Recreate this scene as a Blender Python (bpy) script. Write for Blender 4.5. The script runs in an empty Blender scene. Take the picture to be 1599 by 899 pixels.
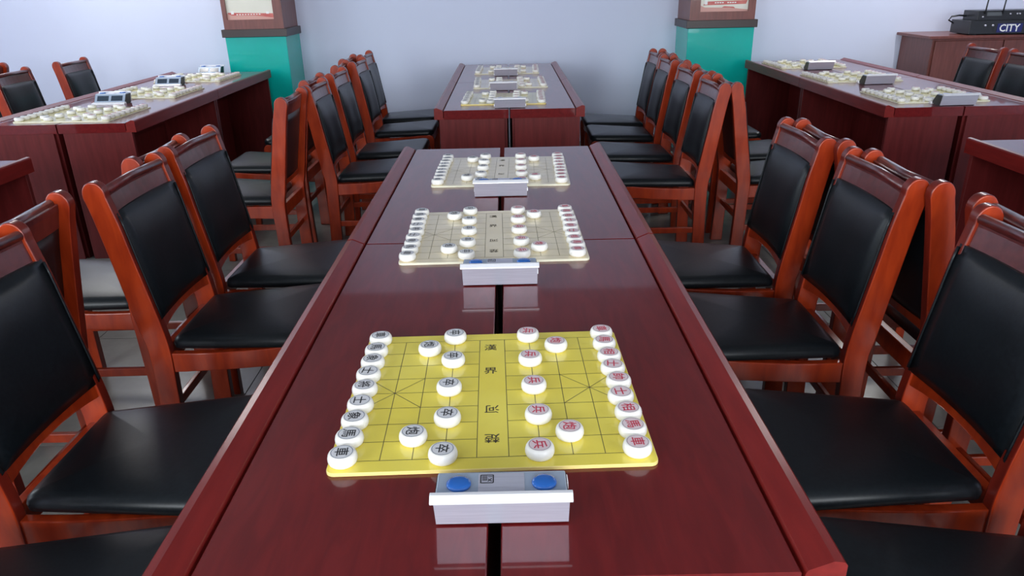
import bpy, bmesh, math, random
from mathutils import Vector, Matrix

random.seed(7)
PI = math.pi
C = bpy.context.scene.collection
SC = bpy.context.scene

# ---------------------------------------------------------------- camera, world, light, exposure
CAM_Z = 1.392
cam_data = bpy.data.cameras.new('camera')
cam_data.sensor_fit = 'HORIZONTAL'
cam_data.sensor_width = 36.0
cam_data.lens = 1140.09 / 1599.0 * 36.0
cam_data.clip_start = 0.02
cam = bpy.data.objects.new('camera', cam_data)
C.objects.link(cam)
PITCH, ROLL, YAW = 0.396828, -0.021619, -0.000204
fw = Vector((math.sin(YAW) * math.cos(PITCH), math.cos(YAW) * math.cos(PITCH), -math.sin(PITCH)))
rx = Vector((math.cos(YAW), -math.sin(YAW), 0.0))
ux = rx.cross(fw)
rx2 = rx * math.cos(ROLL) + ux * math.sin(ROLL)
ux2 = ux * math.cos(ROLL) - rx * math.sin(ROLL)
M = Matrix.Identity(4)
for i in range(3):
    M[i][0] = rx2[i]; M[i][1] = ux2[i]; M[i][2] = -fw[i]
M[2][3] = CAM_Z
cam.matrix_world = M
SC.camera = cam

SC.view_settings.view_transform = 'Standard'
SC.view_settings.look = 'None'
SC.view_settings.gamma = 1.0
SC.view_settings.use_curve_mapping = False
SC.view_settings.exposure = 0.45

world = bpy.data.worlds.new('daylight')
SC.world = world
world.use_nodes = True
bg = world.node_tree.nodes['Background']
bg.inputs[0].default_value = (0.80, 0.90, 1.0, 1)
bg.inputs[1].default_value = 2.2


def area(name, loc, size, power, target, color):
    d = bpy.data.lights.new(name, 'AREA')
    d.shape = 'RECTANGLE'; d.size, d.size_y = size
    d.energy = power; d.color = color
    o = bpy.data.objects.new(name, d); C.objects.link(o)
    o.location = loc
    o.rotation_euler = (Vector(target) - Vector(loc)).to_track_quat('-Z', 'Y').to_euler()
    return o


for i, x in enumerate((-3.0, 0.0, 3.0)):      # daylight through the three rear windows
    area('window_light', (x, -2.95, 1.75), (1.9, 1.5), 72, (x, 2.0, 1.15), (0.93, 0.97, 1.0))
for i, y in enumerate((0.6, 3.4)):            # daylight through the side windows
    area('window_light', (-4.95, y, 1.75), (1.5, 1.5), 22, (0.0, y, 1.2), (0.85, 0.95, 1.0))
LAMPS = [(x, y) for x in (-3.3, 3.3) for y in (-1.6, 5.9)]
LAMP_W = 26

# ---------------------------------------------------------------- materials


def mat(name, color, rough=0.5, metal=0.0, coat=0.0, spec=0.5, coat_rough=0.08):
    m = bpy.data.materials.new(name); m.use_nodes = True
    b = m.node_tree.nodes['Principled BSDF']
    b.inputs['Base Color'].default_value = (*color, 1)
    b.inputs['Roughness'].default_value = rough
    b.inputs['Metallic'].default_value = metal
    b.inputs['Coat Weight'].default_value = coat
    b.inputs['Coat Roughness'].default_value = coat_rough
    b.inputs['Specular IOR Level'].default_value = spec
    return m


def add_noise(m, c1, c2, scale=(1, 1, 1), nscale=8.0, detail=6.0, bump=0.0, distort=0.0, lo=0.35, hi=0.65, bump_dist=0.002):
    nt = m.node_tree; N = nt.nodes; L = nt.links
    b = N['Principled BSDF']
    tc = N.new('ShaderNodeTexCoord'); mp = N.new('ShaderNodeMapping')
    mp.inputs['Scale'].default_value = scale
    L.new(tc.outputs['Object'], mp.inputs[0])
    n = N.new('ShaderNodeTexNoise')
    n.inputs['Scale'].default_value = nscale; n.inputs['Detail'].default_value = detail
    n.inputs['Distortion'].default_value = distort
    L.new(mp.outputs[0], n.inputs['Vector'])
    r = N.new('ShaderNodeValToRGB')
    r.color_ramp.elements[0].position = lo; r.color_ramp.elements[0].color = (*c1, 1)
    r.color_ramp.elements[1].position = hi; r.color_ramp.elements[1].color = (*c2, 1)
    L.new(n.outputs['Fac'], r.inputs[0]); L.new(r.outputs[0], b.inputs['Base Color'])
    if bump:
        bp = N.new('ShaderNodeBump'); bp.inputs['Strength'].default_value = bump
        bp.inputs['Distance'].default_value = bump_dist
        L.new(n.outputs['Fac'], bp.inputs['Height']); L.new(bp.outputs[0], b.inputs['Normal'])
    return m


M_top = add_noise(mat('mahogany_top', (.1, .01, .012), .30, coat=.75, coat_rough=.05, spec=.12), (.110, .0065, .0075), (.145, .0095, .0100), (9, 1.4, 9), 5, 7, distort=.9)
M_edge = add_noise(mat('mahogany_edge', (.2, .02, .015), .38, coat=.5, coat_rough=.22, spec=.15), (.15, .009, .008), (.195, .013, .011), (9, .9, 9), 7, 6)
M_panel = add_noise(mat('mahogany_panel', (.1, .012, .014), .45, coat=.1, coat_rough=.2, spec=.25), (.095, .008, .008), (.135, .013, .013), (8, 8, .9), 5, 6)
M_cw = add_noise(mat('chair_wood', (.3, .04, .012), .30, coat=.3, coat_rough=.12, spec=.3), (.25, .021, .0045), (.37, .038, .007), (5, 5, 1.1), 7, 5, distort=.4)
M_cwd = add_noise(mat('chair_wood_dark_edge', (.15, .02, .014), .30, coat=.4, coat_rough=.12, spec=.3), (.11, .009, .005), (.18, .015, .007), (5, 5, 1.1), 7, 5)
M_rail = add_noise(mat('chair_rail_wood', (.15, .02, .014), .34, coat=.8, coat_rough=.22), (.07, .010, .011), (.11, .017, .017), (1.5, 6, 6), 8, 5)
M_leather = add_noise(mat('black_leather', (.012, .015, .019), .36, spec=.35), (.004, .006, .008), (.007, .010, .013), (1, 1, 1), 120, 3, bump=.12, bump_dist=.0006)
M_wall = add_noise(mat('wall_paint', (.44, .49, .58), .7, spec=.3), (.66, .705, .875), (.68, .73, .895), (1, 1, 1), 1.2, 3)
M_ceil = mat('ceiling_paint', (.42, .43, .45), .8)
M_teal = add_noise(mat('teal_gloss', (.0, .42, .36), .25, coat=.35, coat_rough=.04, spec=.3), (.0, .44, .38), (.001, .48, .42), (1, 1, 1), 3, 3)
M_case = add_noise(mat('brown_casing', (.14, .045, .035), .38, coat=.2), (.15, .040, .030), (.20, .056, .042), (8, 8, .8), 6, 5)
M_ledge = mat('dark_ledge', (.035, .020, .018), .35)
M_tile = add_noise(mat('floor_tile', (.4, .4, .38), .25, spec=.5), (.17, .17, .155), (.23, .23, .21), (1, 1, 1), 6, 5)
M_grout = mat('grout', (.16, .16, .15), .8)
M_white = add_noise(mat('ivory_disc', (.86, .84, .80), .30, spec=.5), (.85, .83, .78), (.89, .87, .83), (1, 1, 1), 20, 3)
M_in_b = mat('disc_face_grey', (.66, .66, .68), .4)
M_in_r = mat('disc_face_pink', (.72, .60, .62), .4)
M_ring_b = mat('ring_blue_grey', (.14, .17, .24), .5)
M_ring_r = mat('ring_mauve', (.33, .25, .30), .5)
M_blk = mat('black_ink', (.01, .01, .012), .5)
M_red = mat('red_ink', (.55, .02, .06), .5)
M_alu = add_noise(mat('brushed_aluminium', (.6, .6, .66), .34, metal=.45), (.56, .56, .66), (.64, .64, .74), (1, 40, 40), 12, 3)
M_led = mat('bright_aluminium', (.86, .86, .90), .32, metal=.35)
M_alu2 = mat('pale_plate', (.36, .43, .54), .38, metal=.2)
M_dark = mat('dark_plastic', (.015, .016, .02), .4)
M_screen = mat('grey_screen', (.03, .045, .07), .15)
M_blue = mat('blue_button', (.015, .12, .46), .18, coat=.5)
M_line = mat('board_line', (.13, .11, .04), .6)
M_rlet = mat('board_lettering', (.05, .04, .02), .6)
M_yellow = add_noise(mat('board_yellow', (.85, .65, .06), .22, coat=.5, coat_rough=.05), (.86, .70, .085), (.90, .76, .12), (1, 1, 1), 5, 3)
M_beige = add_noise(mat('board_beige', (.66, .58, .38), .18, coat=.6, coat_rough=.04), (.80, .67, .40), (.85, .73, .47), (1, 1, 1), 5, 3)
M_pale = add_noise(mat('board_pale_yellow', (.70, .64, .28), .2, coat=.5, coat_rough=.05), (.72, .66, .28), (.78, .72, .36), (1, 1, 1), 5, 3)
M_rim = mat('board_rim', (.82, .78, .60), .35)
M_rimy = mat('board_rim_yellow', (.88, .70, .25), .35)
M_paper = add_noise(mat('poster_cream', (.72, .70, .60), .3), (.70, .69, .58), (.78, .75, .66), (1, 1, 1), 3, 3)
M_ribbon = add_noise(mat('poster_red', (.55, .06, .05), .35), (.5, .05, .05), (.62, .16, .13), (1, 1, 1), 12, 3)
M_pink = mat('poster_pink', (.62, .33, .28), .4)
M_pwhite = mat('poster_white', (.85, .85, .83), .4)
M_frame = mat('white_frame', (.7, .7, .7), .5)
M_label = mat('label_blue', (.01, .015, .13), .4)
M_lamp = mat('lamp_tube', (1, 1, 1), .5)
_b = M_lamp.node_tree.nodes['Principled BSDF']
_b.inputs['Emission Color'].default_value = (1, 1, 1, 1); _b.inputs['Emission Strength'].default_value = 1.5
M_glass = mat('window_glass', (.9, .95, 1), .02)
M_glass.node_tree.nodes['Principled BSDF'].inputs['Transmission Weight'].default_value = 1.0
M_glass.node_tree.nodes['Principled BSDF'].inputs['IOR'].default_value = 1.02

# ---------------------------------------------------------------- helpers


def obj(name, bm, m, parent=None, smooth=False, label=None, bevel=0.0, seg=2):
    me = bpy.data.meshes.new(name)
    bmesh.ops.recalc_face_normals(bm, faces=bm.faces[:])
    bm.to_mesh(me); bm.free()
    for x in (m if isinstance(m, (list, tuple)) else [m]):
        me.materials.append(x)
    if smooth:
        for p in me.polygons: p.use_smooth = True
    o = bpy.data.objects.new(name, me); C.objects.link(o)
    if bevel:
        b = o.modifiers.new('bevel', 'BEVEL'); b.width = bevel; b.segments = seg
        b.limit_method = 'ANGLE'; b.angle_limit = math.radians(40); b.harden_normals = smooth
    if parent: o.parent = parent
    if label: o['label'] = label
    return o


def share(name, src, parent, loc=None, label=None):
    o = src.copy(); o.name = name; C.objects.link(o); o.parent = parent
    if loc is not None: o.location = loc
    if 'label' in o: del o['label']
    if label: o['label'] = label
    return o


def thing(name, label, cat, loc=(0, 0, 0), rz=0.0, group=None):
    o = bpy.data.objects.new(name, None); C.objects.link(o)
    o.empty_display_size = .05
    o.location = loc; o.rotation_euler = (0, 0, rz)
    o['label'] = label; o['category'] = cat
    if group: o['group'] = group
    return o


def tag(o, label, cat, group=None):
    o['label'] = label; o['category'] = cat
    if group: o['group'] = group
    return o


def dup(root, loc, rz, label, group=None, scale=None):
    r = root.copy(); C.objects.link(r); r.location = loc; r.rotation_euler = (0, 0, rz)
    r['label'] = label
    if group: r['group'] = group
    if scale: r.scale = (scale, scale, scale)
    for ch in list(root.children):
        c = ch.copy(); C.objects.link(c); c.parent = r
        for g in list(ch.children):
            d = g.copy(); C.objects.link(d); d.parent = c
    return r


def box(bm, a, b, mi=0):
    x0, y0, z0 = a; x1, y1, z1 = b
    v = [bm.verts.new(p) for p in ((x0, y0, z0), (x1, y0, z0), (x1, y1, z0), (x0, y1, z0), (x0, y0, z1), (x1, y0, z1), (x1, y1, z1), (x0, y1, z1))]
    for f in ((0, 3, 2, 1), (4, 5, 6, 7), (0, 1, 5, 4), (1, 2, 6, 5), (2, 3, 7, 6), (3, 0, 4, 7)):
        bm.faces.new([v[i] for i in f]).material_index = mi


def boxo(name, a, b, m, parent=None, bevel=0.0, label=None):
    bm = bmesh.new(); box(bm, a, b)
    return obj(name, bm, m, parent, bevel=bevel, label=label)


def prism(bm, pts, axis, a, b, mi=0):
    """extrude a closed 2-D outline. axis 'y': pts are (x,z); axis 'x': pts are (y,z); axis 'z': pts are (x,y)"""
    def P(p, t):
        return {'y': (p[0], t, p[1]), 'x': (t, p[0], p[1]), 'z': (p[0], p[1], t)}[axis]
    A = [bm.verts.new(P(p, a)) for p in pts]; B = [bm.verts.new(P(p, b)) for p in pts]
    n = len(pts)
    bm.faces.new(A).material_index = mi; bm.faces.new(B[::-1]).material_index = mi
    for i in range(n):
        j = (i + 1) % n
        bm.faces.new((A[i], B[i], B[j], A[j])).material_index = mi


def spline(ctrl, n=5):
    """Catmull-Rom through open control points"""
    out = []
    c = [ctrl[0]] + list(ctrl) + [ctrl[-1]]
    for i in range(1, len(c) - 2):
        p0, p1, p2, p3 = c[i - 1], c[i], c[i + 1], c[i + 2]
        for k in range(n):
            t = k / n
            out.append(tuple(.5 * ((2 * p1[q]) + (-p0[q] + p2[q]) * t + (2 * p0[q] - 5 * p1[q] + 4 * p2[q] - p3[q]) * t * t + (-p0[q] + 3 * p1[q] - 3 * p2[q] + p3[q]) * t ** 3) for q in range(2)))
    out.append(tuple(ctrl[-1]))
    return out


def round_rect(hx, hy, r, n=5):
    pts = []
    for cx, cy, a0 in ((hx - r, hy - r, 0), (-hx + r, hy - r, 90), (-hx + r, -hy + r, 180), (hx - r, -hy + r, 270)):
        for k in range(n + 1):
            a = math.radians(a0 + 90 * k / n)
            pts.append((cx + r * math.cos(a), cy + r * math.sin(a)))
    return pts


def rings(bm, loops, cap0=True, cap1=True, mi=0):
    vs = [[bm.verts.new(p) for p in lp] for lp in loops]
    n = len(vs[0])
    for a, b in zip(vs, vs[1:]):
        for i in range(n):
            j = (i + 1) % n
            bm.faces.new((a[i], a[j], b[j], b[i])).material_index = mi
    if cap0: bm.faces.new(vs[0][::-1]).material_index = mi
    if cap1: bm.faces.new(vs[-1]).material_index = mi


def lathe(bm, prof, n=24, c=(0, 0, 0), sy=1.0, mi=0):
    loops = [[(c[0] + r * math.cos(2 * PI * k / n), c[1] + sy * r * math.sin(2 * PI * k / n), c[2] + z) for k in range(n)] for r, z in prof]
    rings(bm, loops, True, True, mi)


def tube(bm, pts, r, n=8):
    loops = []
    for i, p in enumerate(pts):
        p = Vector(p)
        d = (Vector(pts[min(i + 1, len(pts) - 1)]) - Vector(pts[max(i - 1, 0)])).normalized()
        up = Vector((0, 0, 1)) if abs(d.z) < .9 else Vector((0, 1, 0))
        a = d.cross(up).normalized(); b = d.cross(a)
        loops.append([tuple(p + a * (r * math.cos(2 * PI * k / n)) + b * (r * math.sin(2 * PI * k / n))) for k in range(n)])
    rings(bm, loops)


def glyph(bm, ch, size, c=(0, 0), rot=0.0, z=0.0, mi=0, wide=1.0, fat=0.0):
    """one written character as flat geometry, centred on c, lying in the xy plane"""
    cu = bpy.data.curves.new('glyph', 'FONT')
    cu.body = ch; cu.size = 1.0; cu.resolution_u = 2
    cu.fill_mode = 'FRONT'; cu.bevel_depth = fat; cu.bevel_resolution = 0
    to = bpy.data.objects.new('glyph', cu); C.objects.link(to)
    dg = bpy.context.evaluated_depsgraph_get()
    me = bpy.data.meshes.new_from_object(to.evaluated_get(dg))
    vs = [v.co.copy() for v in me.vertices]
    if vs:
        x0 = min(v.x for v in vs); x1 = max(v.x for v in vs); y0 = min(v.y for v in vs); y1 = max(v.y for v in vs)
        s = size / max(x1 - x0, y1 - y0, 1e-6)
        cs, sn = math.cos(rot), math.sin(rot)
        nv = []
        for v in vs:
            x = (v.x - (x0 + x1) / 2) * s * wide; y = (v.y - (y0 + y1) / 2) * s
            nv.append(bm.verts.new((c[0] + x * cs - y * sn, c[1] + x * sn + y * cs, z)))
        for p in me.polygons:
            try: bm.faces.new([nv[i] for i in p.vertices]).material_index = mi
            except ValueError: pass
    bpy.data.objects.remove(to); bpy.data.meshes.remove(me); bpy.data.curves.remove(cu)


def strip(bm, a, b, w, z, mi=0):
    a = Vector(a); b = Vector(b); d = (b - a).normalized(); n = Vector((-d.y, d.x)) * w / 2
    v = [bm.verts.new((p.x, p.y, z)) for p in (a - n, b - n, b + n, a + n)]
    bm.faces.new(v).material_index = mi


def structure(o):
    o['kind'] = 'structure'
    return o

# ---------------------------------------------------------------- the room


X0, X1, Y0, Y1, H = -5.0, 5.4, -3.0, 6.85, 3.0
structure(boxo('wall_back', (X0 - .2, Y1, 0), (X1 + .2, Y1 + .2, H), M_wall))
structure(boxo('wall_right', (X1, Y0 - .2, 0), (X1 + .2, Y1, H), M_wall))
structure(boxo('ceiling', (X0 - .2, Y0 - .2, H), (X1 + .2, Y1 + .2, H + .15), M_ceil))
floor = structure(boxo('floor', (X0 - .2, Y0 - .2, -.12), (X1 + .2, Y1 + .2, -.003), M_grout))
TS = .8
tile0 = None
for ix in range(13):
    for iy in range(13):
        x = X0 + ix * TS; y = Y1 - (iy + 1) * TS
        if y < Y0 - .3: continue
        if tile0 is None:
            bm = bmesh.new(); box(bm, (.002, .002, -.004), (TS - .002, TS - .002, 0))
            tile0 = obj('tile', bm, M_tile, floor); tile0.location = (x, y, 0)
        else:
            share('tile', tile0, floor, (x, y, 0))


def wall_with_windows(name, axis, at, lo, hi, centres, w, zb, zt, parent=None):
    """wall with a real opening for each window; axis 'y' = wall plane of constant y"""
    bm = bmesh.new()
    def b(u0, u1, z0, z1):
        if axis == 'y': box(bm, (u0, at - .2, z0), (u1, at, z1))
        else: box(bm, (at - .2, u0, z0), (at, u1, z1))
    b(lo, hi, 0, zb); b(lo, hi, zt, H)
    e = lo
    for c in centres:
        b(e, c - w / 2, zb, zt); e = c + w / 2
    b(e, hi, zb, zt)
    return structure(obj(name, bm, M_wall))


wall_with_windows('wall_front', 'y', Y0, X0 - .2, X1 + .2, (-3, 0, 3), 2.0, .95, 2.55)
wall_with_windows('wall_left', 'x', X0, Y0, Y1, (.6, 3.4), 1.6, .95, 2.55)
wn = 0
for axis, at, cs, w in (('y', Y0, (-3, 0, 3), 2.0), ('x', X0, (.6, 3.4), 1.6)):
    for c in cs:
        wn += 1
        bm = bmesh.new()
        def b(u0, u1, z0, z1):
            if axis == 'y': box(bm, (u0, at - .13, z0), (u1, at - .07, z1))
            else: box(bm, (at - .13, u0, z0), (at - .07, u1, z1))
        b(c - w / 2, c + w / 2, .95, 1.0); b(c - w / 2, c + w / 2, 2.5, 2.55)
        b(c - w / 2, c - w / 2 + .05, 1.0, 2.5); b(c + w / 2 - .05, c + w / 2, 1.0, 2.5); b(c - .03, c + .03, 1.0, 2.5)
        fr = structure(obj('window_%d' % wn, bm, M_frame))

# ceiling tube lamps
lamp0 = None
for i, (x, y) in enumerate(LAMPS):
    t = thing('ceiling_lamp', 'long white tube lamp on the ceiling above the %s %s tables' % (('left' if x < 0 else 'right'), ('near', 'far')[i % 2]), 'lamp', (x, y, H), 0, 'tube lamps on the ceiling')
    boxo('housing', (-.06, -.6, -.06), (.06, .6, 0), M_frame, t)
    bm = bmesh.new(); tube(bm, [(0, -.58, -.085), (0, .58, -.085)], .018, 10)
    obj('tube', bm, M_lamp, t, True)
    area('lamp_light', (x, y, H - .12), (.12, 1.1), LAMP_W, (x, y, 0), (1.0, .98, .95))

# ---------------------------------------------------------------- pillars


def pillar(x0, x1, yf, zl, ow, label, pic_x, pic_z, txt):
    t = thing('pillar', label, 'pillar', ((x0 + x1) / 2, (yf + Y1) / 2, 0), 0, 'pillars on the back wall')
    hx = (x1 - x0) / 2; hy = (Y1 - yf) / 2
    boxo('column', (-hx, -hy, 0), (hx, hy, zl), M_teal, t, .004, 'glossy teal painted lower column')
    boxo('ledge', (-hx - .018, -hy - .018, zl), (hx + .018, hy, zl + .062), M_ledge, t, .003, 'dark brown ledge band')
    c = boxo('casing', (-hx + .006, -hy + .03, zl + .062), (hx - .006, hy, H), M_case, t, 0, 'brown wooden casing')
    # front frame of the casing, around the poster
    cx = (x0 + x1) / 2; px0 = pic_x[0] - cx; px1 = pic_x[1] - cx
    bm = bmesh.new()
    prism(bm, [(-hx + .006, zl + .062), (hx - .006, zl + .062), (px1, pic_z), (px0, pic_z)], 'y', -hy, -hy + .03)
    prism(bm, [(-hx + .006, zl + .062), (px0, pic_z), (px0, 1.95), (-hx + .006, 2.05)], 'y', -hy, -hy + .03)
    prism(bm, [(hx - .006, zl + .062), (px1, pic_z), (px1, 1.95), (hx - .006, 2.05)], 'y', -hy, -hy + .03)
    prism(bm, [(-hx + .006, 2.05), (px0, 1.95), (px1, 1.95), (hx - .006, 2.05)], 'y', -hy, -hy + .03)
    obj('poster_frame', bm, M_case, t)
    p = boxo('poster', (px0, -hy + .018, pic_z), (px1, -hy + .029, 1.95), M_paper, t, 0, 'cream poster with a red ribbon along its lower edge')
    w = px1 - px0; yy = -hy + .0175
    bm = bmesh.new()
    def quad(pts, mi):
        bm.faces.new([bm.verts.new((px0 + u * w, yy - .0003 * mi, pic_z + v)) for u, v in pts]).material_index = mi
    quad([(0, 0), (1, 0), (1, .012), (.6, .03), (.1, .034), (0, .05)], 1)
    if txt == 0:
        quad([(.02, .055), (.98, .045), (1, .005), (.4, .018), (.02, .006)], 0)
        for k in range(9): quad([(.2 + .06 * k, .036), (.235 + .06 * k, .036), (.235 + .06 * k, .043), (.2 + .06 * k, .043)], 2)
        quad([(.09, .042), (.15, .042), (.15, .066), (.09, .066)], 2); quad([(.84, .042), (.9, .042), (.9, .06), (.84, .06)], 2)
    else:
        quad([(.06, .05), (.95, .056), (.98, .085), (.12, .078)], 0)
        for k in range(4): quad([(.30 + .05 * k, .064), (.335 + .05 * k, .064), (.335 + .05 * k, .072), (.30 + .05 * k, .072)], 2)
        for k in range(4): quad([(.56 + .05 * k, .064), (.595 + .05 * k, .064), (.595 + .05 * k, .072), (.56 + .05 * k, .072)], 2)
        quad([(.09, .055), (.15, .055), (.15, .09), (.09, .09)], 2); quad([(.30, .0), (.8, .0), (.70, .035), (.5, .04)], 0)
    obj('ribbon_print', bm, [M_ribbon, M_pink, M_pwhite], p)


pillar(-2.34, -1.835, 6.42, 1.012, 0, 'teal pillar behind the left tables, poster with white figures on its casing', (-2.30, -1.915), 1.148, 0)
pillar(1.505, 2.055, 6.40, 1.006, 0, 'teal pillar behind the right-hand chair rows, poster with red lettered ribbon', (1.595, 1.99), 1.132, 1)

# ---------------------------------------------------------------- desks
DL, DW, DH = 1.2, .413, .75


def desk_parts(t, side, gap):
    """desk lies along y from 0 to DL; outer edge at x = DW*side; inner edge at x = gap*side"""
    s = side
    bm = bmesh.new()
    g = gap
    prism(bm, [(s * g, DH - .048), (s * (DW - .0525), DH - .048), (s * (DW - .0525), DH - .002), (s * (DW - .0545), DH), (s * (g + .0015), DH), (s * g, DH - .0015)], 'y', .0008, DL - .0008)
    obj('desktop', bm, M_top, t)
    bm = bmesh.new()
    out = [(DW - .0525, DH - .048), (DW, DH - .048), (DW, DH + .008), (DW - .004, DH + .0125), (DW - .016, DH + .0145), (DW - .0450, DH + .0020), (DW - .0475, DH - .003), (DW - .0490, DH - .010), (DW - .0490, DH - .040), (DW - .0525, DH - .040)]
    prism(bm, [(s * x, z) for x, z in out], 'y', .0008, DL - .0008)
    obj('edge_moulding', bm, M_edge, t)
    for y in (.0, DL - .028):
        a = sorted((s * (g + (.022 if y < .5 else .0012)), s * (DW - .026)))  # far panel's inner edge extended to block light along the centre gap
        boxo('end_panel', (a[0], y + .004, 0), (a[1], y + .024, DH - .048), M_panel, t, .0015)
    a = sorted((s * (g + .009), s * (g + .023)))
    boxo('modesty_panel', (a[0], .0235, .0), (a[1], DL - .0235, DH - .048), M_panel, t)


proto = {}


def desk(cx, y, side, gap, label, group):
    k = (side, gap)
    if k not in proto:
        t = thing('desk', label, 'desk', (cx, y, 0), 0, group)
        desk_parts(t, side, gap); proto[k] = t
    else:
        t = dup(proto[k], (cx, y, 0), 0, label, group)
    return t


GN = 'dark red desks pushed together'
for cx, ys, gap, names in (
    (-.029, (.655, 1.86), .0085, 'near middle table'),
    (.006, (4.055, 5.258), .005, 'far middle table'),
    (-2.372, (3.875, 5.078), .004, 'far table by the teal left pillar'),
    (2.368, (3.835, 5.038), .004, 'far table by the teal right pillar'),
    (-2.395, (1.815,), .004, 'near table cut by the left frame edge'),
    (2.30, (1.80,), .004, 'near table cut by the right frame edge')):
    for side in (-1, 1):
        for i, y in enumerate(ys):
            lr = 'left' if side < 0 else 'right'
            nf = ('nearer ' if i == 0 else 'farther ') if len(ys) == 2 else ''
            desk(cx, y, side, gap, 'dark red glossy desk, %s%s half of the %s' % (nf, lr, names), GN)

# ---------------------------------------------------------------- chairs (local +x = forward, y = across)


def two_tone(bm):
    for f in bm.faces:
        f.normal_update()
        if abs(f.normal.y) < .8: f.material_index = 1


def make_chair(label, group):
    t = thing('banquet_chair', label, 'chair', (0, 0, 0), 0, group)
    front = [(-.207, 0), (-.204, .16), (-.200, .30), (-.197, .42), (-.205, .50), (-.222, .60), (-.240, .70), (-.255, .79), (-.268, .85), (-.276, .885)]
    back = [(-.338, .885), (-.328, .84), (-.316, .77), (-.302, .68), (-.287, .58), (-.272, .48), (-.262, .42), (-.262, .28), (-.266, .14), (-.272, 0)]
    head = [(-.276, .885), (-.279, .905), (-.291, .921), (-.308, .926), (-.325, .920), (-.336, .904), (-.338, .885)]
    prof = spline(front, 4) + spline(head, 3)[1:-1] + spline(back, 4)
    YW = .198
    for s in (-1, 1):
        bm = bmesh.new(); a = s * YW; b = s * (YW - .030)
        prism(bm, prof, 'y', min(a, b), max(a, b))
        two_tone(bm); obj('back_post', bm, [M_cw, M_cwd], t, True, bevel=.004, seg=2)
    # front legs with the rounded shoulder
    for s in (-1, 1):
        bm = bmesh.new()
        pts = [(.206, 0), (.207, .2), (.214, .36), (.214, .405), (.204, .425), (.182, .436), (.160, .436), (.160, .37), (.168, .30), (.170, 0)]
        a = s * .208; b = s * .176
        prism(bm, pts, 'y', min(a, b), max(a, b))
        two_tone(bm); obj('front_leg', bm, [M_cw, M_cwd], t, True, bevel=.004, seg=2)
    for s in (-1, 1):
        bm = bmesh.new()
        up = spline([(-.21, .412), (-.08, .414), (.06, .424), (.165, .436)], 5)
        lo = spline([(.165, .366), (.10, .370), (-.05, .358), (-.21, .350)], 5)
        pts = up + lo
        n = len(pts)
        A = []; B = []
        for x, z in pts:
            yo = .192 + (x + .21) / .375 * .014
            A.append(bm.verts.new((x, s * yo, z))); B.append(bm.verts.new((x, s * (yo - .024), z)))
        bm.faces.new(A); bm.faces.new(B[::-1])
        for i in range(n):
            j = (i + 1) % n; bm.faces.new((A[i], B[i], B[j], A[j]))
        obj('seat_rail', bm, M_cw, t, bevel=.003)
    boxo('seat_rail', (.176, -.18, .372), (.200, .18, .434), M_cw, t, .004)
    boxo('seat_rail', (-.250, -.172, .352), (-.226, .172, .412), M_cw, t, .003)
    for s in (-1, 1):
        a, b = sorted((s * .175, s * .191))
        boxo('stretcher', (-.21, a, .175), (.178, b, .205), M_cw, t, .003)
    boxo('stretcher', (-.235, -.170, .215), (-.219, .170, .243), M_cw, t, .003)
    # seat cushion, flared towards the front
    base = []
    def outline(inset):
        pts = []
        for cx, cy, a0, r in ((.212, .212, 0, .045), (-.205, .172, 90, .03), (-.205, -.172, 180, .03), (.212, -.212, 270, .045)):
            ccx = cx - math.copysign(r, cx); ccy = cy - math.copysign(r, cy)
            for k in range(6):
                a = math.radians(a0 + 90 * k / 5)
                rr = r - inset * .9
                pts.append((ccx + rr * math.cos(a) - math.copysign(inset * .1, cx), ccy + rr * math.sin(a) - math.copysign(inset * .1, cy)))
        return pts
    def slope(x): return (x + .2) * .045
    lv = [(.012, .411), (.001, .418), (0, .430), (.004, .442), (.014, .450), (.028, .4535)]
    loops = [[(x, y, z + slope(x)) for x, y in outline(i)] for i, z in lv]
    last = loops[-1]
    for f, dz in ((.72, .004), (.4, .0065), (.12, .0075)):
        loops.append([(p[0] * f, p[1] * f, .4535 + slope(p[0] * f) + dz) for p in last])
    bm = bmesh.new(); rings(bm, loops)
    obj('seat', bm, M_leather, t, True)
    # back: top rail, pad with piping, rear panel, lower rail, all following the posts
    def fx(z):   # front face of the posts at height z
        for (x0, z0), (x1, z1) in zip(front, front[1:]):
            if z0 <= z <= z1: return x0 + (x1 - x0) * (z - z0) / (z1 - z0)
        return front[-1][0]
    def slab(z0, z1, hy, f0, f1, n=8, crown=0.0, arch=0.0):
        bm = bmesh.new(); loops = []
        for k in range(n + 1):
            z = z0 + (z1 - z0) * k / n
            row = []
            m = 8
            e = crown * min(1, 3.5 * k / n, 3.5 * (1 - k / n)) ** .5 if crown else 0
            for q in range(m + 1):
                y = -hy + 2 * hy * q / m
                e2 = e * min(1, 4 * q / m, 4 * (1 - q / m)) ** .5 if crown else 0
                cv = -.012 * (1 - (y / hy) ** 2)      # gently hollow across
                zz = z + (arch * (1 - (y / hy) ** 2) if k == 0 else 0)
                row.append((fx(z) + f0 + e2 + cv, y, zz))
            for q in range(m, -1, -1):
                y = -hy + 2 * hy * q / m
                cv = -.012 * (1 - (y / hy) ** 2)
                zz = z + (arch * (1 - (y / hy) ** 2) if k == 0 else 0)
                row.append((fx(z) + f1 + cv, y, zz))
            loops.append(row)
        rings(bm, loops)
        return bm
    obj('top_rail', slab(.832, .896, .169, -.008, -.034, 4), M_rail, t, bevel=.002, label='dark polished top rail')
    pad = obj('back_pad', slab(.518, .836, .184, .001, -.018, 12, crown=.020), M_leather, t, True, label='black padded back rest')
    for s in (-1, 1):
        bm = bmesh.new(); tube(bm, [(fx(z) + .003, s * .183, z) for z in [.525 + .0304 * k for k in range(11)]], .0032, 6)
        obj('piping', bm, M_leather, pad, True)
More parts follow.
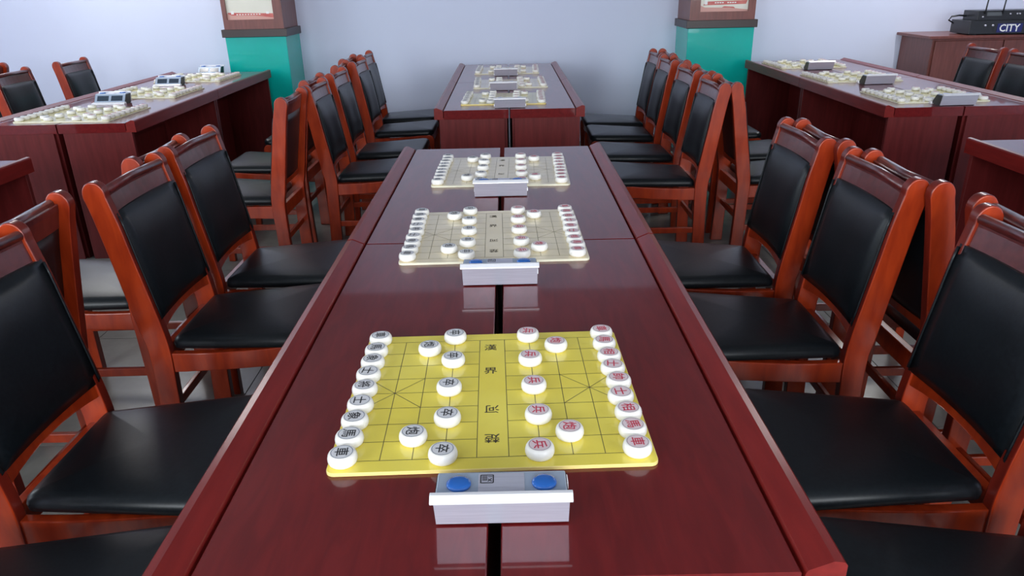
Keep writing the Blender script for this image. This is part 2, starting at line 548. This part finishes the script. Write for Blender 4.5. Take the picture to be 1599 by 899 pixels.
    obj('back_panel', slab(.505, .832, .165, -.024, -.034, 8), M_leather, t, True, label='black rear panel')
    obj('lower_rail', slab(.484, .520, .169, -.006, -.036, 3, arch=.012), M_cw, t, bevel=.002)
    bm = bmesh.new(); tube(bm, [(-.290, -.169, .896), (-.302, 0, .896), (-.290, .169, .896)], .012, 10)
    obj('rail_bead', bm, M_rail, t, True)
    return t


chairs = [
    # x, y, facing (+1 = +x), rotation jitter, label, group
    (-.80, .90, 1, 0, 'black-seated red wood chair at bottom left, only its seat in view', 'L'),
    (-.80, 1.37, 1, 0, 'large red wood chair at left frame edge, pulled to the near middle table', 'L'),
    (-.80, 2.09, 1, 0, 'orange-sided red wood chair, third from front along left side of near table', 'L'),
    (-.805, 2.55, 1, 0, 'red wood chair fourth along the left side of near table, at its far desk', 'L'),
    (-.725, 4.02, 1, 0, 'first chair at left side of far middle table, bright orange side facing camera', 'L'),
    (-.725, 4.56, 1, 0, 'second chair along the left side of far middle table', 'L'),
    (-.725, 5.24, 1, 0, 'third chair along the left side of far middle table', 'L'),
    (-.765, 5.76, 1, 0, 'last chair along the left side of far middle table, nearest back wall', 'L'),
    (.735, .88, -1, 0, 'black-seated red wood chair at bottom right, only its seat in view', 'R'),
    (.735, 1.345, -1, 0, 'large red wood chair at right frame edge, pulled to the near middle table', 'R'),
    (.705, 1.95, -1, 0, 'scuffed red wood chair, third from front along right side of near table', 'R'),
    (.69, 2.46, -1, 0, 'red wood chair fourth along the right side of near table, white chip on its side', 'R'),
    (.735, 3.78, -1, 0, 'first chair at right side of far middle table, orange side facing camera', 'R'),
    (.74, 4.33, -1, 0, 'second chair along the right side of far middle table', 'R'),
    (.74, 4.91, -1, 0, 'third chair along the right side of far middle table', 'R'),
    (.755, 5.38, -1, 0, 'last chair along the right side of far middle table, nearest back wall', 'R'),
    (-1.457, 1.63, -1, 0, 'left-facing chair whose back shows behind the large left chair', 'LB'),
    (-1.457, 2.385, -1, 0, 'left-facing chair with its back against the fourth left-side chair', 'LB'),
    (-1.35, 3.61, -1, 0, 'left-facing chair with tall orange side post in the left aisle', 'LB'),
    (-1.408, 4.26, -1, 0, 'left-facing chair behind the tall orange post, at the left far table', 'LB'),
    (-1.408, 5.02, -1, 0, 'third left-facing chair along the left far table', 'LB'),
    (-1.445, 5.46, -1, 0, 'left-facing chair farthest along the left far table', 'LB'),
    (1.392, 1.43, 1, 0, 'right-facing chair behind the large chair at right frame edge', 'RB'),
    (1.362, 1.912, 1, 0, 'right-facing chair back to back with the scuffed third chair', 'RB'),
    (1.350, 2.425, 1, 0, 'right-facing chair back to back with the fourth right-side chair', 'RB'),
    (1.416, 3.80, 1, 0, 'right-facing chair, orange post forming a point with its neighbour in the aisle', 'RB'),
    (1.42, 4.29, 1, 0, 'right-facing chair second along the right far table', 'RB'),
    (1.42, 4.90, 1, 0, 'right-facing chair third along the right far table', 'RB'),
    (1.435, 5.36, 1, 0, 'right-facing chair farthest along the right far table', 'RB'),
    (-2.96, 5.72, 1, 0, 'dark chair beyond the left far table, the one nearest the back wall', 'LL'),
    (-2.99, 5.03, 1, 0, 'dark chair with reddish post beyond the left far table, second from wall', 'LL'),
    (-3.98, 5.38, -1, 0, 'black chair back at the extreme left edge, beyond the reddish post', 'LL'),
    (3.0, 5.25, -1, 0, 'black-backed chair beyond the right far table, beside the brown cabinet', 'RR'),
    (3.0, 4.79, -1, 0, 'black-backed chair beyond the right far table, cut by the right frame edge', 'RR'),
]
groups = {'L': 'chairs on the left side of the middle tables', 'R': 'chairs on the right side of the middle tables', 'LB': 'chairs in the left aisle facing left',
          'RB': 'chairs in the right aisle facing right', 'LL': 'chairs beyond the left far table', 'RR': 'chairs beyond the right far table'}
chair0 = None
for x, y, f, j, lab, g in chairs:
    rz = (0 if f > 0 else PI) + j + random.uniform(-.012, .012)
    if chair0 is None:
        chair0 = make_chair(lab, groups[g]); chair0.location = (x, y, 0); chair0.rotation_euler = (0, 0, rz)
    else:
        dup(chair0, (x, y, 0), rz, lab, groups[g])

# ---------------------------------------------------------------- boards and pieces
CELL = .047
BT = .006
BW, BD = .476, .430


def make_board(m, rim, label, group):
    t = thing('chess_board', label, 'game board', (0, 0, 0), 0, group)
    bm = bmesh.new()
    rings(bm, [[(x, y, z) for x, y in round_rect(BW / 2 - i, BD / 2 - i, .012)] for i, z in ((.0006, 0), (0, .0006), (0, BT - .0008), (.0008, BT))], True, False)
    obj('board_edge', bm, rim, t)
    bm = bmesh.new()
    bm.faces.new([bm.verts.new((x, y, BT)) for x, y in round_rect(BW / 2 - .0008, BD / 2 - .0008, .0115)])
    sf = obj('board_surface', bm, m, t)
    bm = bmesh.new(); z = BT + .0002; w = .0011
    gx = lambda r: (r - 5.5) * CELL
    gy = lambda f: (f - 5) * CELL
    for f in range(1, 10):
        for a, b in (((1, 5), (6, 10)) if 1 < f < 9 else ((1, 10),)):
            strip(bm, (gx(a), gy(f)), (gx(b), gy(f)), w, z)
    for r in range(1, 11):
        strip(bm, (gx(r), gy(1)), (gx(r), gy(9)), w, z)
    for r in (1, 8):
        strip(bm, (gx(r), gy(4)), (gx(r + 2), gy(6)), w, z); strip(bm, (gx(r), gy(6)), (gx(r + 2), gy(4)), w, z)
    obj('grid_lines', bm, M_line, t)
    for ch, gx_, f_, ro in (('\u6f22', -.003, 8.35, 0), ('\u754c', -.003, 6.45, 0), ('\u6cb3', -.001, 3.75, PI), ('\u695a', -.001, 2.0, PI)):
        bm = bmesh.new(); glyph(bm, ch, .0235, (gx_, gy(f_)), ro, z, fat=.008)
        obj('river_character', bm, M_rlet, t)
    return t


PR, PH = .0215, .0185


def make_piece(ch, red):
    bm = bmesh.new()
    lathe(bm, [(PR - .0045, 0), (PR - .0014, .0026), (PR, .0068), (PR, .0108), (PR - .0010, .0148), (PR - .0026, PH - .0010), (PR - .0048, PH)], 32)
    disc = obj('chess_piece', bm, M_white, None, True)
    for p in disc.data.polygons:
        if len(p.vertices) > 8: p.use_smooth = False
    bm = bmesh.new(); n = 28; z = .0002 + PH
    ri = .0150; ro = .0160
    a = [bm.verts.new((ri * math.cos(2 * PI * k / n), ri * math.sin(2 * PI * k / n), z)) for k in range(n)]
    b = [bm.verts.new((ro * math.cos(2 * PI * k / n), ro * math.sin(2 * PI * k / n), z)) for k in range(n)]
    bm.faces.new(a).material_index = 0
    for k in range(n):
        j = (k + 1) % n; bm.faces.new((a[k], b[k], b[j], a[j])).material_index = 1
    glyph(bm, ch, .0205, (0, 0), -PI / 2, z + .0002, 2, fat=.009)
    face = obj('inscription', bm, [M_in_r if red else M_in_b, M_ring_r if red else M_ring_b, M_red if red else M_blk], disc)
    return disc


KIND = {'chariot': ('\u8eca', '\u8eca'), 'horse': ('\u99ac', '\u99ac'), 'elephant': ('\u8c61', '\u76f8'), 'advisor': ('\u58eb', '\u58eb'),
        'general': ('\u5c07', '\u5e25'), 'cannon': ('\u70ae', '\u70ae'), 'soldier': ('\u5352', '\u5175')}
pp = {}
back_row = ['chariot', 'horse', 'elephant', 'advisor', 'general', 'advisor', 'elephant', 'horse', 'chariot']
boards = [
    # x, y, rot, scale, material, rim, phrase, label, group
    (-.037, 1.072, 1.1, 1.0, M_yellow, M_rimy, 'bright yellow front board', 'bright yellow chess board lying nearest on the near middle table'),
    (-.046, 1.908, .8, 1.0, M_beige, M_rim, 'second board, near table', 'beige chess board in the middle of the near middle table'),
    (-.028, 2.640, -1.2, 1.0, M_beige, M_rim, 'third board, near table', 'beige chess board at the far end of the near middle table'),
    (-.022, 4.435, -1.5, 1.02, M_pale, M_rimy, 'front board, far middle table', 'yellowish chess board nearest on the far middle table'),
    (.016, 5.130, .8, 1.03, M_beige, M_rim, 'second board, far middle table', 'pale chess board in the middle of the far middle table'),
    (0, 5.930, -1.5, 1.03, M_beige, M_rim, 'last board, far middle table', 'pale chess board by the wall end of far middle table'),
    (-2.372, 4.170, -2.0, 1.10, M_pale, M_rim, 'front board, left table', 'pale yellow chess board nearest on the left far table'),
    (-2.372, 5.020, -2.0, 1.08, M_pale, M_rim, 'second board, left table', 'pale yellow chess board in the middle of left far table'),
    (-2.378, 5.830, -1.0, 1.06, M_pale, M_rim, 'last board, left table', 'pale yellow chess board by the pillar end of left far table'),
    (2.330, 4.190, 1.5, 1.05, M_pale, M_rim, 'front board, right table', 'pale yellow chess board nearest on the right far table'),
    (2.300, 5.060, 2.0, 1.05, M_pale, M_rim, 'second board, right table', 'pale yellow chess board in the middle of right far table'),
    (2.290, 5.870, 1.0, 1.04, M_pale, M_rim, 'last board, right table', 'pale yellow chess board by the wall end of right far table'),
]
bproto = {}
NTH = ('nearest the camera', 'second from front', 'third from front', 'fourth from front', 'farthest')
for bi, (bx, by, ba, bs, bmat, rim, phrase, lab) in enumerate(boards):
    a = math.radians(ba); k = (bmat.name, rim.name)
    if k not in bproto:
        t = make_board(bmat, rim, lab, 'chess boards set up on the tables'); t.location = (bx, by, DH); t.rotation_euler = (0, 0, a); t.scale = (bs,) * 3
        bproto[k] = t
    else:
        dup(bproto[k], (bx, by, DH), a, lab, None, bs).scale = (bs,) * 3
    lay = [(back_row[f - 1], 0, 1, f) for f in range(1, 10)] + [(back_row[f - 1], 1, 10, f) for f in range(1, 10)]
    lay += [('cannon', 0, 3, 2), ('cannon', 0, 3, 8), ('cannon', 1, 8, 2), ('cannon', 1, 8, 8)]
    lay += [('soldier', 0, 4, f) for f in (1, 3, 5, 7, 9)] + [('soldier', 1, 7, f) for f in (1, 3, 5, 7, 9)]
    for kind, red, r, f in lay:
        lx = (r - 5.5) * CELL * bs + random.uniform(-.0022, .0022); ly = (f - 5) * CELL * bs + random.uniform(-.0022, .0022)
        if r == 1: lx -= .003
        if kind == 'soldier': pos = NTH[(f - 1) // 2]
        elif kind == 'general': pos = 'middle of its rank'
        else: pos = 'the nearer' if f < 5 else 'the farther'
        label = 'white disc, %s %s sign, %s, %s' % ('red' if red else 'black', kind, pos, phrase)
        key = (kind, red)
        if key not in pp:
            o = pp[key] = make_piece(KIND[kind][red], red)
        else:
            o = pp[key].copy(); C.objects.link(o)
            for ch in pp[key].children:
                c = ch.copy(); C.objects.link(c); c.parent = o
        o.location = (bx + lx * math.cos(a) - ly * math.sin(a), by + lx * math.sin(a) + ly * math.cos(a), DH + BT * bs)
        o.rotation_euler = (0, 0, a + random.uniform(-.14, .14)); o.scale = (bs,) * 3
        tag(o, label, 'chess piece', ('red' if red else 'black') + ' pieces on the ' + phrase)

# ---------------------------------------------------------------- chess clocks (local y: back -> front display)


def make_clock(label):
    t = thing('chess_clock', label, 'clock', (0, 0, 0), 0, 'chess clocks on the tables')
    bm = bmesh.new()
    prism(bm, [(.014, .004), (.020, .004), (.080, .004), (.084, .010), (.055, .050), (.050, .052), (.004, .052), (.002, .042)], 'x', -.083, .083)
    obj('housing', bm, M_alu2, t, bevel=.0015)
    bm = bmesh.new()
    prism(bm, [(.012, .003), (.014, .003), (.0035, .049), (-.003, .049)], 'x', -.0850, .0850)
    obj('back_plate', bm, M_alu, t, label='brushed metal back plate sloping inwards')
    bm = bmesh.new()
    prism(bm, [(-.0085, .0495), (-.0085, .0530), (-.0015, .0592), (.004, .0595), (.004, .0495)], 'x', -.0890, .0890)
    obj('ledge', bm, M_led, t, bevel=.0008, label='bright metal ledge along the top back edge')
    bm = bmesh.new()
    prism(bm, [(.078, .0), (.104, .0), (.104, .006), (.100, .010), (.080, .012)], 'x', -.090, .090)
    obj('front_lip', bm, M_led, t, bevel=.0015)
    for a in (-.0835, .060):
        bm = bmesh.new(); box(bm, (a, .020, 0), (a + .0235, .07, .004))
        obj('foot', bm, M_dark, t)
    for s in (-1, 1):
        a, b = sorted((s * .083, s * .0845))
        bm = bmesh.new(); prism(bm, [(.018, .004), (.082, .004), (.083, .010), (.054, .047), (.005, .048)], 'x', a, b)
        obj('end_cap', bm, M_dark, t)
    dx, dz = -.029, .038    # slanted display plane
    for s in (-1, 1):
        c = s * .038
        bm = bmesh.new()
        def P(x, u, o): return (x, .084 + dx * u + .001 * o, .010 + dz * u + .0008 * o)
        v = [bm.verts.new(p) for p in (P(c - .031, .2, 0), P(c + .031, .2, 0), P(c + .031, .84, 0), P(c - .031, .84, 0), P(c - .031, .2, 1), P(c + .031, .2, 1), P(c + .031, .84, 1), P(c - .031, .84, 1))]
        for f in ((0, 3, 2, 1), (4, 5, 6, 7), (0, 1, 5, 4), (1, 2, 6, 5), (2, 3, 7, 6), (3, 0, 4, 7)): bm.faces.new([v[i] for i in f])
        obj('display', bm, M_screen, t, label='dark rectangular display')
    for s in (-1, 1):
        bm = bmesh.new(); lathe(bm, [(.0155, 0), (.0160, .0022), (.0150, .0042), (.011, .0054), (.004, .0058)], 28, (s * .0545, .027, .052), .95)
        obj('button', bm, M_blue, t, True, label='round blue button')
    pl = boxo('name_plate', (-.0295, .006, .052), (.0295, .049, .0528), M_alu, t, .0004)
    bm = bmesh.new(); z = .0531; x0, x1, y0, y1 = -.0265, -.0105, .029, .045; w = .0014
    for p, q in (((x0, y0), (x1, y0)), ((x0, y1), (x1, y1)), ((x0, y0), (x0, y1)), ((x1, y0), (x1, y1))): strip(bm, p, q, w, z)
    for u in (.18, .32, .46): strip(bm, (x0 + u * .016, y0 + .006), (x0 + u * .016, y1 - .0015), .0011, z)
    strip(bm, (x0 + .002, y0 + .0055), (x0 + .008, y0 + .0055), .001, z)
    strip(bm, (x0 + .009, y1 - .003), (x1 - .001, y1 - .003), .001, z)
    strip(bm, (x0 + .009, y0 + .008), (x1 - .002, y0 + .003), .0013, z); strip(bm, (x0 + .009, y0 + .003), (x1 - .002, y0 + .009), .0013, z)
    obj('seal_mark', bm, M_blk, pl)
    return t


CL = [(-.019, .735, 0, 1.0, 'silver chess clock with blue buttons in front of the bright yellow board'),
      (-.027, 1.535, 0, 1.0, 'silver chess clock in front of the beige middle board of the near table'),
      (-.030, 2.285, 0, 1.0, 'silver chess clock in front of third board of the near table'),
      (.010, 4.085, 0, 1.0, 'silver chess clock at the near edge of the far middle table'),
      (-.028, 4.795, 0, 1.0, 'silver chess clock in front of second board of the far middle table'),
      (-.012, 5.575, 0, 1.0, 'silver chess clock in front of last board of the far middle table'),
      (-2.435, 4.665, PI, 1.12, 'chess clock with two dark displays behind front board of the left table'),
      (-2.445, 5.52, PI, 1.10, 'chess clock with two dark displays behind second board of the left table'),
      (-2.41, 6.22, PI, 1.10, 'chess clock with two dark displays beside the teal pillar'),
      (2.345, 3.85, .02, 1.1, 'silver chess clock at the near edge of the right table'),
      (2.340, 4.705, .03, 1.1, 'silver chess clock in front of second board of the right table'),
      (2.300, 5.54, .03, 1.1, 'silver chess clock in front of last board of the right table')]
ck = None
for x, y, rz, s, lab in CL:
    if ck is None:
        ck = make_clock(lab); ck.location = (x, y, DH)
    else:
        dup(ck, (x, y, DH), rz, lab, None, s)

# ---------------------------------------------------------------- cabinet and sound equipment
t = thing('cabinet', 'brown wooden cabinet against the back wall under the black sound equipment', 'cabinet', (3.5, 6.3, 0))
boxo('body', (.02, .03, 0), (1.75, .54, .888), M_case, t, .003)
boxo('cabinet_top', (-.03, -.02, .888), (1.80, .54, .912), M_case, t, .004, 'brown top board with overhang')
boxo('door', (.04, .012, .05), (.60, .03, .87), M_case, t, .003)
boxo('door', (.61, .012, .05), (1.17, .03, .87), M_case, t, .003)
boxo('door', (1.18, .012, .05), (1.74, .03, .87), M_case, t, .003)

t = thing('amplifier', 'wide black amplifier box with blue and white label on the brown cabinet', 'amplifier', (3.80, 6.29, .912), -.05)
boxo('case', (-.02, 0, .008), (.60, .30, .112), M_dark, t, .004)
lb = boxo('label_plate', (.20, -.002, .02), (.40, .0, .088), M_label, t)
bm = bmesh.new()
glyph(bm, 'CITY', .17, (.30, 0), 0, 0, wide=.95, fat=.02)
o = obj('label_lettering', bm, M_pwhite, lb); o.rotation_euler = (PI / 2, 0, 0); o.location = (0, -.0025, .054)
for x in (.1, .16):
    bm = bmesh.new(); tube(bm, [(x, 0, .075), (x, -.012, .075)], .008, 12); obj('knob', bm, M_alu, t, True)
for x in (.03, .55):
    bm = bmesh.new(); box(bm, (x, .03, 0), (x + .03, .06, .008)); box(bm, (x, .24, 0), (x + .03, .27, .008)); obj('foot', bm, M_dark, t)

t = thing('wireless_receiver', 'black wireless microphone receiver with two upright antennas, on the amplifier', 'receiver', (3.84, 6.31, 1.024), -.04)
boxo('case', (0, 0, .0), (.50, .22, .075), M_dark, t, .003)
boxo('receiver_display', (.07, -.002, .035), (.19, 0, .062), mat('grey_display', (.10, .11, .12), .3), t, 0, 'small grey display')
for x in (.04, .255, .31, .33):
    bm = bmesh.new(); tube(bm, [(x, 0, .028 + .02 * (x > .2)), (x, -.009, .028 + .02 * (x > .2))], .006, 10); obj('knob', bm, M_alu, t, True)
for x, l in ((.05, .02), (.19, .02)):
    bm = bmesh.new(); tube(bm, [(x, -.008, .05), (x + .004, -.006, .12), (x + l, 0, .33)], .0055, 8)
    obj('antenna', bm, M_dark, t, True)
bm = bmesh.new(); tube(bm, [(3.74, 6.46, 1.0), (3.70, 6.47, 1.024), (3.72, 6.47, 1.052), (3.78, 6.47, 1.06), (3.842, 6.47, 1.055)], .007, 8)
tag(obj('cable', bm, M_dark, None, True), 'short black cable looped between the amplifier and the receiver', 'cable')
